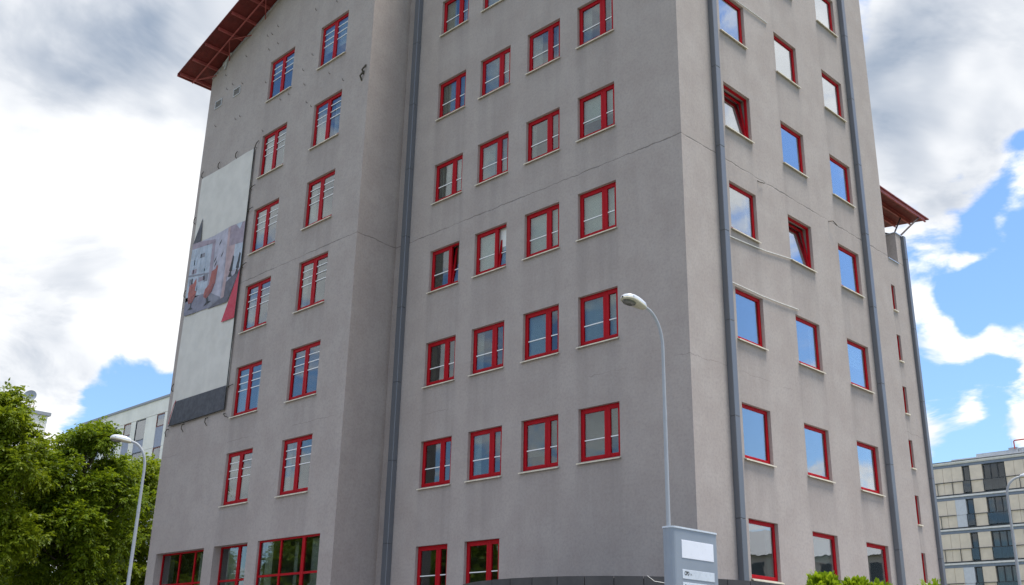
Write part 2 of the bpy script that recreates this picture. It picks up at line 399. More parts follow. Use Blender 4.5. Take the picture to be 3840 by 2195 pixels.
# ---- windows
def ring(mb, x0, x1, z0, z1, t, y0, y1, tb=None):
    tb = tb or t
    mb.box(x0, x0+t, y0, y1, z0, z1); mb.box(x1-t, x1, y0, y1, z0, z1)
    mb.box(x0+t, x1-t, y0, y1, z1-t, z1); mb.box(x0+t, x1-t, y0, y1, z0, z0+tb); return mb
def bevel(me, wd=.006):
    import bmesh
    bm = bmesh.new(); bm.from_mesh(me); bmesh.ops.bevel(bm, geom=[e for e in bm.edges], offset=wd, segments=1, affect='EDGES'); bm.to_mesh(me); bm.free(); return me
pk0 = random.Random(3)
class WinKind:
    def __init__(s, w_, h, split, bars, gm='glass', dep=DEP, fr=.066, sa=.084):
        s.w, s.h, s.dep = w_, h, dep
        s.frame = ring(MB(), 0, w_, 0, h, fr, dep, dep+.075); 
        s.cells = []
        if split:
            s.frame.box(split-.036, split+.036, dep, dep+.075, fr, h-fr)
            s.cells = [(fr-.012, split-.022), (split+.022, w_-fr+.012)]
        else: s.cells = [(fr-.012, w_-fr+.012)]
        s.frame = bevel(s.frame.mesh('window', 'red_paint'))
        s.sash = []; s.pane = []; s.bars = []
        for a, b in s.cells:
            z0, z1 = fr-.012, h-fr+.012
            # the sash hinges on its lower edge, so its origin sits there
            hh = z1-z0; s.sash.append(((a, z0), bevel(ring(MB(), 0, b-a, 0, hh, sa, -.018, .05).mesh('sash', 'red_paint'), .005)))
            s.pane.append(bevel(MB().box(sa-.006, b-a-sa+.006, .012, .028, sa-.006, hh-sa+.006).mesh('pane', gm), .001))
            bl = []
            for q in bars: bl.append((MB().box(sa, b-a-sa, -.004, .007, q-z0-.014, q-z0+.014).mesh('glazing_bar', 'white_bar')))
            s.bars.append(bl)
        s.sill = MB(); y0 = -.075
        s.sill.poly([(-.03, y0, -.035), (w_+.03, y0, -.035), (w_+.03, dep, .004), (-.03, dep, .004)])
        s.sill.quad((-.03, y0, -.068), (w_+.03, y0, -.068), (w_+.03, y0, -.035), (-.03, y0, -.035))
        s.sill.quad((-.03, y0, -.068), (-.03, y0, -.035), (-.03, 0, -.008), (-.03, 0, -.03)); s.sill.quad((w_+.03, y0, -.035), (w_+.03, y0, -.068), (w_+.03, 0, -.03), (w_+.03, 0, -.008))
        s.sill.quad((-.03, 0, -.035), (w_+.03, 0, -.035), (w_+.03, y0, -.068), (-.03, y0, -.068))
        s.sill = s.sill.mesh('sill', 'sill_metal')
        s.cl = {}
    def cover(s, kind):
        """blinds and curtains hang inside, behind the glass"""
        if kind in s.cl: return s.cl[kind]
        y = s.dep+.14; k, fr = kind[0], kind[1]; mb = MB()
        if k == 'roller': z0 = s.h*(1-fr); mb.box(.05, s.w-.05, y, y+.006, z0, s.h-.03); mb.box(.05, s.w-.05, y-.008, y+.014, z0-.03, z0)
        elif k == 'venetian':
            z = s.h-.05
            while z > s.h*(1-fr):
                mb.quad((.05, y, z), (s.w-.05, y, z), (s.w-.05, y+.022, z+.014), (.05, y+.022, z+.014)); z -= .022
        elif k == 'vertical':
            x = .05
            while x < s.w*fr: mb.quad((x, y, .05), (x+.062, y+.05, .05), (x+.062, y+.05, s.h-.04), (x, y, s.h-.04)); x += .075
        elif k in ('curtain', 'dark'):
            for a, b in ((.04, .04+s.w*fr), (s.w-.04-s.w*fr*.7, s.w-.04)):
                n = 14; 
                for i in range(n):
                    xa, xb = a+(b-a)*i/n, a+(b-a)*(i+1)/n; ya, yb = y+.04*(i % 2), y+.04*((i+1) % 2)
                    mb.quad((xa, ya, .0), (xb, yb, .0), (xb, yb, s.h), (xa, ya, s.h))
        m = mb.mesh('blind' if k in ('roller', 'venetian', 'vertical') else 'curtain', {'curtain': 'curtain_cloth', 'dark': 'dark_curtain'}.get(k, 'blind_cloth')); s.cl[kind] = m; return m
    def place(s, loc, rz, covers=(), tilt=(), parent=OB):
        o = link('window', s.frame, parent, loc, rz)
        for i, ((a, z0), me) in enumerate(s.sash):
            q = [link('sash', me, o, (a, s.dep+.012, z0)), link('pane', s.pane[i], o, (a, s.dep+.012, z0))]+[link('glazing_bar', b, o, (a, s.dep+.012, z0)) for b in s.bars[i]]
            q[1].rotation_euler = (R(pk0.uniform(-.35, .35)), 0, R(pk0.uniform(-.3, .3)))
            if i in tilt:
                for e in q: e.rotation_euler = (R(-6.5), 0, 0); e.location.y += .03
        link('sill', s.sill, o)
        for c in covers: me = s.cover(c); link(me.name.split('.')[0], me, o)
        return o
kA = WinKind(1.8, HA, .90, [.97, 1.25, 1.53]); kB = WinKind(1.478, HB, .965, [.60]); kC = WinKind(1.412, HC, None, [], 'glass_coated', fr=.058, sa=.062)
full = ('roller', .96)
covB = {(1, 1): [], (2, 2): [('curtain', .22)], (2, 3): [('venetian', .72)], (2, 4): [('venetian', .95)], (2, 1): [],
        (3, 4): [('vertical', .98)], (3, 3): [('vertical', .5)], (3, 2): [('curtain', .2)], (3, 1): [('dark', .18)],
        (4, 1): [('dark', .28)], (4, 2): [full], (4, 3): [full], (4, 4): [('roller', .92)],
        (5, 1): [('dark', .25), ('curtain', .4)], (5, 2): [('curtain', .4)], (5, 3): [('curtain', .14)], (5, 4): [('roller', .58)],
        (6, 1): [('dark', .2), ('curtain', .42)], (6, 2): [('curtain', .42)], (6, 3): [('curtain', .3)], (6, 4): [('curtain', .26)],
        (7, 1): [('curtain', .35)], (7, 2): [('curtain', .35)]}
for r_, z in enumerate(ZB):
    for c_, (a, b) in enumerate(UB):
        if r_ == 0 and c_ > 1: continue
        kB.place((a, 0, z), 0, covB.get((r_+1, c_+1), []), (1,) if (r_+1, c_+1) in ((4, 1), (4, 2)) else ())
for r_, z in enumerate(ZC):
    for c_, (a, b) in enumerate(UC):
        kC.place((0, a, z), R(90), [('curtain', .2)] if (r_+c_) % 3 == 0 else ([('roller', .5)] if (r_*2+c_) % 5 == 1 else []), (0,) if (r_, c_) in ((4, 0), (3, 1)) else ())
covA = {(0, 0): [('dark', .2)], (0, 1): [('curtain', .15)], (1, 0): [('curtain', .35)], (1, 1): [], (2, 0): [('curtain', .2)], (2, 1): [('curtain', .15)], (3, 0): [('curtain', .3)], (3, 1): [('curtain', .2)],
        (4, 0): [('curtain', .35)], (4, 1): [('curtain', .48)], (5, 0): [('roller', .3)], (5, 1): [('roller', .62)]}
for r_, z in enumerate(ZA):
    for c_, (a, b) in enumerate(UA): kA.place((a, YA, z), 0, covA.get((r_, c_), []))
sm = ring(MB(), 0, .285, 0, .95, .055, .07, .13).mesh('window', 'red_paint'); sp_ = MB().box(.05, .235, .095, .11, .05, .9).mesh('pane', 'glass')
ss = MB().box(-.02, .305, -.05, .07, -.04, -.004).mesh('sill', 'sill_metal')
for t in NS:
    o = link('window', sm, OB, (0, 12.315, t-.95), R(90)); link('pane', sp_, o); link('sill', ss, o)
# ground-floor shop windows of the left wing
def shop(x0, x1, z0, dep, vs, hs, door=False):
    w_, h = x1-x0, 5.671-z0; o = MB(); ring(o, 0, w_, 0, h, .06, dep, dep+.08)
    for v, t in vs: o.box(v-t/2, v+t/2, dep+.003, dep+.083, .06, h-.06)
    fr = o.build('window', 'red_paint', OB, (x0, YA, z0))
    xs = [0]+[v for v, t in vs]+[w_]
    for i, (a, b) in enumerate(zip(xs, xs[1:])):
        for q in hs: MB().box(a+.03, b-.03, dep+.006, dep+.066, q-z0-.035, q-z0+.035).build('transom', 'red_paint', fr)
        zs_ = [0]+[q-z0 for q in sorted(hs)]+[h]
        for c, d in zip(zs_, zs_[1:]): MB().box(a+.02, b-.02, dep+.03, dep+.04, c+.02, d-.02).build('pane', 'glass', fr)
    return fr
def drape(fr, x0, x1, z0, z1, y, m='curtain_cloth'):
    mb = MB(); n = max(4, int((x1-x0)/.07))
    for i in range(n): xa, xb = x0+(x1-x0)*i/n, x0+(x1-x0)*(i+1)/n; mb.quad((xa, y+.04*(i % 2), z0), (xb, y+.04*((i+1) % 2), z0), (xb, y+.04*((i+1) % 2), z1), (xa, y+.04*(i % 2), z1))
    mb.build('curtain', m, fr)
s1 = shop(GA[0][0], GA[0][1], 2.2, .28, [(1.36, .07), (2.5, .08)], [4.5])
s2 = shop(GA[1][0], GA[1][1], .2, .30, [(1.26, .17)], [4.48])
s3 = shop(GA[2][0], GA[2][1], 2.2, .08, [(1.32, .08), (2.62, .16)], [4.5])
drape(s1, 2.6, 3.4, 0, 3.4, .45); drape(s1, .15, .6, 0, 3.4, .5, 'dark_curtain'); drape(s2, .2, .75, 0, 5.4, .5); drape(s3, .12, .55, 0, 3.4, .3); drape(s3, 1.4, 1.6, 0, 3.4, .6); drape(s3, 2.75, 3.5, 0, 3.4, .35)
tag(MB().tube([(XQ-2.35, YA+1.0, 3.3), (XQ-2.35, YA+1.0, 3.7), (XQ-2.35, YA+1.0, 3.95)], [.03, .03, .03], 8).build('table_lamp', 'lamp_paint'), 'small lamp with a white cone shade behind the wide ground-floor window', 'lamp')
tl_ = bpy.data.objects['table_lamp']; MB().tube([(XQ-2.35, YA+1.0, 3.9), (XQ-2.35, YA+1.0, 4.26)], [.27, .19], 16).build('lamp_shade', 'shade_cloth', tl_)
MB().box(XQ-2.9, XQ-1.8, YA+.7, YA+1.3, 3.24, 3.3).build('lamp_table', 'room_floor', tl_)

# ---- metal downpipe casings
def casing(x0, x1, y0, y1, z0, z1):
    o = None; z = z0; i = 0
    while z < z1:
        e = min(z+2.66, z1)
        m = bevel(MB().box(x0, x1, y0, y1, z+.002, e-.002).mesh('downpipe_casing', 'grey_metal'), .012)
        if o is None: o = link('downpipe_casing', m, OB)
        else: link('casing_section', m, o)
        z = e; i += 1
    MB().box(x0+.012, x1-.012, y0+.012, y1-.012, z0, z1-.01).build('pipe_core', 'seam_black', o)
casing(-.002, .18, 1.66, 1.89, .1, TOP-.3)
casing(-.002, .18, 10.40, 10.63, .1, TOP-.3)
casing(-12.02, -11.76, -.20, .002, .1, TOP-.3)
casing(-.10, .12, 13.56, 13.74, .1, 17.0)

# ---- gable roof over the left wing
def roofplane(x, dz=.14): return gable(x)+dz
def slab(x0, x1, y0, y1, f, t, name, mats, parent):
    mb = MB()
    P = [(x0, y0), (x1, y0), (x1, y1), (x0, y1)]
    lo = [(x, y, f(x)) for x, y in P]; hi = [(x, y, f(x)+t) for x, y in P]
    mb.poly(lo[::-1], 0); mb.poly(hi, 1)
    for i in range(4): j = (i+1) % 4; mb.quad(lo[i], lo[j], hi[j], hi[i], 1)
    return mb.build(name, mats, parent)
VY, EX = -3.18, -25.42
rf = slab(EX, XQ+.2, VY, 14.2, roofplane, .05, 'roof', ['roof_red', 'roof_top'], OB)
for i in range(13):
    x = -25.24+1.04*i
    if x > XQ: break
    mb = MB(); f = roofplane
    for (a, b, c, d) in ((-.035, .035, -.135, -.12), (-.008, .008, -.12, -.012), (-.035, .035, -.012, -.002)):
        mb.v += [(x+q, y, f(x)+s) for y in (VY+.06, YA+.4) for q, s in ((a, c), (b, c), (b, d), (a, d))]
        n = len(mb.v)-8; mb.f += [tuple(n+k for k in q) for q in ((0,1,2,3),(7,6,5,4),(0,4,5,1),(1,5,6,2),(2,6,7,3),(3,7,4,0))]; mb.mi += [0]*6
    mb.build('purlin', 'purlin_red', rf)
yr = -2.45
mb = MB(); mb.bar((EX+.1, yr, roofplane(EX+.1)-.20), (XQ, yr, roofplane(XQ)-.20), .035, 8); mb.build('truss_rail', 'purlin_red', rf)
for x in (-25.1, -22.3, -19.5, -16.7):
    for dx in (-.9, .9):
        if x+dx < XL: continue
        MB().bar((x, yr, roofplane(x)-.2), (x+dx, YA+.02, roofplane(x+dx)-.35), .022, 6).build('strut', 'purlin_red', rf)
MB().bar((-25.1, yr, roofplane(-25.1)-.2), (XL+.05, YA-.02, 27.1), .022, 6).build('strut', 'purlin_red', rf)
MB().quad((XL, YA+.16, 26.9), (XQ, YA+.16, 30.6), (XQ, YA+.16, roofplane(XQ)), (XL, YA+.16, roofplane(XL))).build('gap_shade_sheet', 'shade_strut_dark', rf)  # dark sheet standing in for the shaded gap between wall top and roof
fl = MB()
for a, b in ((XL-.02, -23.9), (-23.7, XQ)):
    za = gable(a) if a > -24 else 27.08; zb = gable(b) if b > -23.9 else 27.33
    fl.v += [(a, YA-.03, za-.03), (b, YA-.03, zb-.03), (b, YA-.03, zb+.05), (a, YA-.03, za+.05), (a, YA+.12, za-.03), (b, YA+.12, zb-.03), (b, YA+.12, zb+.05), (a, YA+.12, za+.05)]
    n = len(fl.v)-8; fl.f += [tuple(n+k for k in q) for q in ((0,1,2,3),(7,6,5,4),(0,4,5,1),(1,5,6,2),(2,6,7,3),(3,7,4,0))]; fl.mi += [0]*6
fl.build('verge_flashing', 'flashing', rf)
MB().box(EX-.005, EX+.03, VY, 14.2, roofplane(EX)-.10, roofplane(EX)+.06).build('eave_board', 'purlin_red', rf)
# ---- lower roof over the terrace at the far end
f2 = lambda x: 18.60-.11*x
rf2 = slab(-5, 0, 12.34, 16.40, f2, .045, 'roof', ['roof_red', 'roof_top'], OB)
for x in (-.06, -.66, -1.26, -1.86):
    mb = MB(); mb.box(x-.03, x+.03, 12.36, 16.18, f2(x)-.16, f2(x)-.145); mb.box(x-.007, x+.007, 12.36, 16.18, f2(x)-.145, f2(x)-.004); mb.box(x-.03, x+.03, 12.36, 16.18, f2(x)-.016, f2(x)-.004); mb.build('purlin', 'purlin_red', rf2)
for a, b in (((-.05, 13.62, 17.03), (-.08, 15.62, 18.46)), ((-.25, 13.5, 17.03), (-.66, 15.3, 18.5)), ((-.15, 13.3, 17.02), (-2.2, 13.0, 18.0)), ((-.15, 13.4, 16.98), (-2.6, 13.4, 16.95))):
    MB().bar(a, b, .032, 6).build('strut', 'shade_strut_dark', rf2)

# ---- small things fixed to the walls
for x in (-23.65, -22.10):
    v = ring(MB(), -.29, .29, 0, .40, .045, -.03, .03).build('vent', 'vent_metal', OB, (x, YA, 25.19))
    MB().quad((-.26, .005, .02), (.26, .005, .02), (.26, .005, .38), (-.26, .005, .38)).build('vent_backing', 'shade_strut_dark', v)
    for i in range(7): MB().quad((-.25, -.022, .05+i*.046), (.25, -.022, .05+i*.046), (.25, -.004, .085+i*.046), (-.25, -.004, .085+i*.046)).build('slat', 'vent_metal', v)
def conduit(pts, r=.018):
    MB().tube(pts, [r]*len(pts), 6).build('conduit', 'conduit', OB, smooth=True)
conduit([(.03, 1.9, 13.36), (.03, 3.0, 13.42), (.03, 4.01, 13.49), (.03, 4.9, 13.6), (.03, 5.55, 13.68)], .017)
conduit([(.03, 1.9, 11.97), (.03, 3.66, 11.975), (.03, 4.7, 12.02), (.03, 5.65, 12.08)], .017)
conduit([(.03, 1.9, 21.9), (.03, 3.6, 21.91), (.03, 5.08, 21.96)], .02)
MB().tube([(.0, 8.12, 15.82), (.12, 8.2, 15.82), (.14, 8.42, 15.72)], [.016]*3, 6).build('hook', 'hook_metal', OB)
MB().tube([(.0, 3.85, 15.76), (.06, 3.9, 15.70), (.06, 4.15, 15.76)], [.014]*3, 6).build('hook', 'hook_metal', OB)
for x, z in ((-12.62, 22.42), (-12.72, 22.2)):
    MB().tube([(x-.06, YA, z-.16), (x-.05, YA-.10, z), (x+.04, YA-.10, z+.04), (x+.03, YA, z+.2)], [.035]*4, 6).build('bracket', 'hook_metal', OB)
MB().bar((-23.6, YA-.05, 27.30), (-22.95, YA-.05, 27.72), .05, 6).build('bracket', 'vent_metal', OB)
MB().bar((-23.42, YA-.05, 27.05), (-23.30, YA-.05, 27.55), .045, 6).build('bracket', 'vent_metal', OB)
peg = MB().tube([(0, .02, 0), (0, -.06, -.01), (.02, -.08, .05)], [.012, .012, .009], 5).mesh('wall_peg', 'hook_metal')
pk = np.random.default_rng(5)
for i in range(36):
    x = pk.uniform(XL+.3, XQ-.2); z = pk.uniform(22.2, 27.5)
    if any(a-.15 < x < b+.15 and q-.2 < z < q+HA+.2 for a, b in UA for q in ZA): continue
    link('wall_peg', peg, OB, (x, YA, z))
# ---- curved entrance canopy with dark metal panels
CX, CY, CR_, CZ = -1.65, -.63, 4.14, 3.55
cp = MB(); n = 64
ringp = [(CX+(CR_-.06)*math.cos(2*math.pi*i/n), CY+(CR_-.06)*math.sin(2*math.pi*i/n)) for i in range(n)]
cp.poly([(x, y, CZ-.04) for x, y in ringp]); cp.poly([(x, y, CZ-.66) for x, y in ringp[::-1]])
for i in range(n): a, b = ringp[i], ringp[(i+1) % n]; cp.quad((a[0], a[1], CZ-.66), (b[0], b[1], CZ-.66), (b[0], b[1], CZ-.04), (a[0], a[1], CZ-.04))
cpo = cp.build('canopy', 'seam_black', OB)
pa = 8.55; a0 = -47-9*pa
def cpanel(a, b):
    mb = MB(); k = 4; g_ = .10
    for i in range(k):
        t0, t1 = R(a+g_+(b-a-2*g_)*i/k), R(a+g_+(b-a-2*g_)*(i+1)/k)
        for r0, r1 in ((CR_, CR_),): 
            A_, B_ = (CX+CR_*math.cos(t0), CY+CR_*math.sin(t0)), (CX+CR_*math.cos(t1), CY+CR_*math.sin(t1))
            C_, D_ = (CX+(CR_-.07)*math.cos(t1), CY+(CR_-.07)*math.sin(t1)), (CX+(CR_-.07)*math.cos(t0), CY+(CR_-.07)*math.sin(t0))
            mb.quad(A_+(CZ-.7,), B_+(CZ-.7,), B_+(CZ,), A_+(CZ,)); mb.quad(A_+(CZ,), B_+(CZ,), C_+(CZ,), D_+(CZ,)); mb.quad(D_+(CZ-.7,), C_+(CZ-.7,), B_+(CZ-.7,), A_+(CZ-.7,))
            if i == 0: mb.quad(D_+(CZ-.7,), A_+(CZ-.7,), A_+(CZ,), D_+(CZ,))
            if i == k-1: mb.quad(B_+(CZ-.7,), C_+(CZ-.7,), C_+(CZ,), B_+(CZ,))
    mb.build('panel', 'fascia_panel', cpo, smooth=False)
for i in range(-2, 18):
    if -140 < a0+i*pa < 60: cpanel(a0+i*pa, a0+(i+1)*pa)
MB().tube([(CX+4.12*math.cos(R(-38)), CY+4.12*math.sin(R(-38)), CZ-.15), (CX+4.0*math.cos(R(-39)), CY+4.0*math.sin(R(-39)), CZ+.03), (CX+3.7*math.cos(R(-38)), CY+3.6*math.sin(R(-38)), CZ+.3), (CX+3.3*math.cos(R(-35)), CY+3.3*math.sin(R(-35)), CZ+.62)], [.006]*4, 5).build('cable', 'rope_dark', cpo)
MB().tube([(CX+4.15*math.cos(R(-46)), CY+4.15*math.sin(R(-46)), CZ+.01), (CX+4.17*math.cos(R(-44)), CY+4.17*math.sin(R(-44)), CZ-.10), (CX+4.17*math.cos(R(-41)), CY+4.17*math.sin(R(-41)), CZ-.13)], [.006]*3, 5).build('cable', 'conduit', cpo)

# ------------------------------------------------------------------ advertising banner on the left wing
BN = empty('advertising_banner', (-22.03, YA-.05, 10.72)); tag(BN, 'tall faded white banner with an office photo print roped to the grey wall', 'banner')
def bp(pts, y, m, name, parent=BN):
    return MB().poly([(x+22.03, y, z-10.72) for x, z in pts]).build(name, m, parent)
nx, nz_ = 24, 60
V = []; Fc = []
L_, R_, T_, B_ = -24.16, -19.90, 21.80, 10.72
for j in range(nz_+1):
    for i in range(nx+1):
        x = L_+(R_-L_)*i/nx; z = B_+(T_-B_)*j/nz_
        y = .012*math.sin(x*2.1+z*.5)+.008*math.sin(z*1.7+x)+.006*math.sin(x*5.3)
        V.append((x+22.03, y, z-10.72))
Fc = [(j*(nx+1)+i, j*(nx+1)+i+1, (j+1)*(nx+1)+i+1, (j+1)*(nx+1)+i) for j in range(nz_) for i in range(nx)]
me = bpy.data.meshes.new('sheet'); me.from_pydata(V, [], Fc); me.materials.append(M['banner_white']); me.polygons.foreach_set('use_smooth', [True]*len(Fc)); me.update()
sheet = link('sheet', me, BN)
y1, y2, y3, y4 = -.034, -.038, -.042, -.046
bp([(-24.16, 10.73), (-19.91, 10.73), (-19.93, 11.68), (-23.83, 11.68)], y1, 'banner_dark', 'printed_band')
pic = bp([(-24.13, 15.39), (-20.62, 15.22), (-19.88, 16.45), (-19.91, 18.51), (-21.09, 18.61), (-22.2, 18.55), (-23.47, 18.60), (-24.12, 18.66)], y1, 'print_pl', 'printed_picture')
pc = lambda pts, m, y=y2: bp(pts, y, m, 'print_patch', None)
def pp(pts, m, y=y2):
    MB().poly([(x+22.03, y, z-10.72) for x, z in pts]).build('print_patch', m, pic)
pp([(-24.13, 15.39), (-20.62, 15.22), (-19.88, 16.45), (-20.9, 16.11), (-21.15, 15.5), (-22.35, 16.0), (-24.15, 16.2)], 'print_pf')                 # floor
pp([(-20.62, 15.22), (-19.88, 16.45), (-20.88, 16.12), (-21.12, 15.52), (-22.1, 15.25)], 'print_pd', y3)                                       # dark carpet
pp([(-22.1, 15.25), (-21.2, 15.55), (-22.3, 16.05)], 'print_pg', y3)
pp([(-24.12, 18.4), (-22.39, 18.22), (-22.38, 16.75), (-22.45, 16.1), (-24.16, 16.0)], 'print_psh')                                              # window wall
pp([(-24.12, 18.66), (-23.47, 18.6), (-22.17, 18.35), (-22.39, 18.22), (-24.12, 18.40)], 'print_pp', y3)                                         # lintel
pp([(-22.39, 18.22), (-22.17, 18.31), (-22.12, 16.5), (-22.38, 16.2)], 'print_pp', y3)
for x in (-23.75, -23.25, -22.8): pp([(x-.035, 18.3), (x+.035, 18.3), (x+.01, 16.1), (x-.05, 16.1)], 'print_pb', y3)
for k, (x, z, a, b) in enumerate([(-24.05, 17.6, .55, .25), (-23.3, 17.8, .35, .18), (-23.9, 17.2, .4, .2), (-23.1, 17.1, .5, .12), (-24.0, 16.7, .3, .3), (-23.2, 16.7, .5, .2), (-23.4, 16.35, .35, .2), (-22.75, 16.6, .3, .35)]):
    pp([(x, z), (x+a, z-.03), (x+a, z+b-.03), (x, z+b)], ('print_pb', 'print_pg', 'print_pp')[k % 3], y3)
pp([(-24.16, 17.14), (-22.4, 16.86), (-22.4, 16.92), (-24.16, 17.22)], 'print_pg', y4)
pp([(-22.1, 18.3), (-21.15, 18.45), (-21.2, 15.6), (-22.05, 16.3)], 'print_pl', y3)
pp([(-21.20, 18.55), (-21.02, 18.6), (-20.88, 16.1), (-20.92, 15.5), (-21.16, 15.46), (-21.08, 16.6)], 'print_pink', y4)                            # partition edge
pp([(-21.02, 18.6), (-19.91, 18.51), (-19.9, 17.6), (-20.98, 17.7)], 'print_pp', y3)
pp([(-20.6, 18.55), (-20.1, 18.53), (-20.25, 18.25)], 'print_psh', y4)
pp([(-20.98, 17.7), (-20.5, 17.65), (-20.55, 16.5), (-20.9, 16.3)], 'print_pink', y3)
pp([(-20.5, 17.65), (-19.9, 17.55), (-19.9, 16.5), (-20.55, 16.5)], 'print_psh', y3)
for x, z in ((-21.75, 18.05), (-22.02, 17.35), (-21.95, 17.15), (-21.5, 17.45)): pp([(x-.05, z-.12), (x+.09, z+.02), (x+.12, z+.16), (x-.03, z)], 'print_pk', y4)
def chair(x, z, s, fl_=1):
    sh = [(-.42, -.55), (-.30, -.78), (.10, -.80), (.40, -.45), (.45, -.2), (.25, -.1), (.33, .35), (.25, .62), (.0, .38), (-.42, .35), (-.48, -.1)]
    pp([(x+fl_*a*s, z+b*s) for a, b in sh][::fl_], 'print_po', y4)
    pp([(x+fl_*a*s, z+b*s) for a, b in [(-.42, -.5), (-.1, -.62), (.1, -.35), (.4, -.3), (.40, -.45), (.10, -.80), (-.30, -.78)]][::fl_], 'print_pod', y4-.004)
    pp([(x-.04*s, z-.8*s), (x+.04*s, z-.8*s), (x+.03*s, z-1.05*s), (x+.3*s, z-1.2*s), (x-.3*s, z-1.15*s), (x-.03*s, z-1.02*s)], 'print_pk', y4-.004)
chair(-23.6, 16.45, .75); 
pp([(-22.6, 15.9), (-22.55, 16.2), (-22.25, 16.35), (-22.15, 16.9), (-21.85, 16.95), (-21.78, 17.12), (-21.68, 17.0), (-21.75, 16.3), (-22.0, 15.95), (-22.35, 15.75)], 'print_po', y4-.002)
pp([(-22.6, 15.9), (-22.3, 16.0), (-22.0, 16.3), (-21.75, 16.3), (-22.0, 15.95), (-22.35, 15.75)], 'print_pod', y4-.005)
pp([(-22.35, 15.75), (-22.2, 15.8), (-22.15, 15.6), (-21.9, 15.55), (-22.5, 15.45), (-22.3, 15.6)], 'print_pk', y4-.002)
for x in (-20.62, -20.12): 
    pp([(x-.12, 16.55), (x+.12, 16.5), (x+.16, 17.1), (x+.05, 17.2), (x-.02, 16.85)], 'print_pk', y4); pp([(x-.15, 16.3), (x+.15, 16.25), (x+.05, 16.4), (x+.03, 16.55), (x-.03, 16.55)], 'print_pk', y4)
bp([(-24.12, 18.66), (-23.47, 18.60), (-23.56, 19.72)], y2, 'print_pk', 'printed_triangle').active_material = M['banner_dark']
bp([(-20.90, 14.415), (-19.92, 14.40), (-19.90, 16.45)], y3, 'banner_red', 'printed_triangle')
MB().tube([(-1.75, -.045, 1.0), (-1.9, -.045, .8), (-2.13, -.05, .08)], [.012]*3, 5).build('edge_strip', 'banner_red', BN)
MB().tube([(2.14, -.02, 0), (2.15, -.03, 5.5), (2.13, -.02, 11.1)], [.02]*3, 5).build('edge_rope', 'rope_dark', BN)
MB().tube([(-2.16, -.03, 0), (-1, -.03, -.03), (.5, -.03, .0), (2.14, -.03, .02)], [.018]*4, 5).build('edge_rope', 'rope_dark', BN)
cl_ = MB().tube([(0, .03, 0), (.03, -.05, .03), (.05, -.06, .18), (.02, .02, .32)], [.018, .022, .02, .014], 6).mesh('clamp', 'hook_metal')
for x, z, ry in ((-24.18, 21.85, 0), (-22.8, 21.85, 0), (-21.38, 21.85, 0), (-19.85, 21.8, .5), (-19.86, 19.9, 1.1), (-19.86, 18.9, 1.1), (-19.85, 16.5, 1.1), (-19.82, 11.6, 1.3), (-19.85, 10.6, 2.2), (-21.14, 10.62, 3.1), (-22.96, 10.64, 3.1), (-24.2, 10.6, 3.6), (-24.35, 19.7, 0), (-24.35, 16.3, 0), (-24.3, 12.2, 0)):
    o = link('clamp', cl_, BN, (x+22.03, 0, z-10.72)); o.rotation_euler = (0, ry, 0)

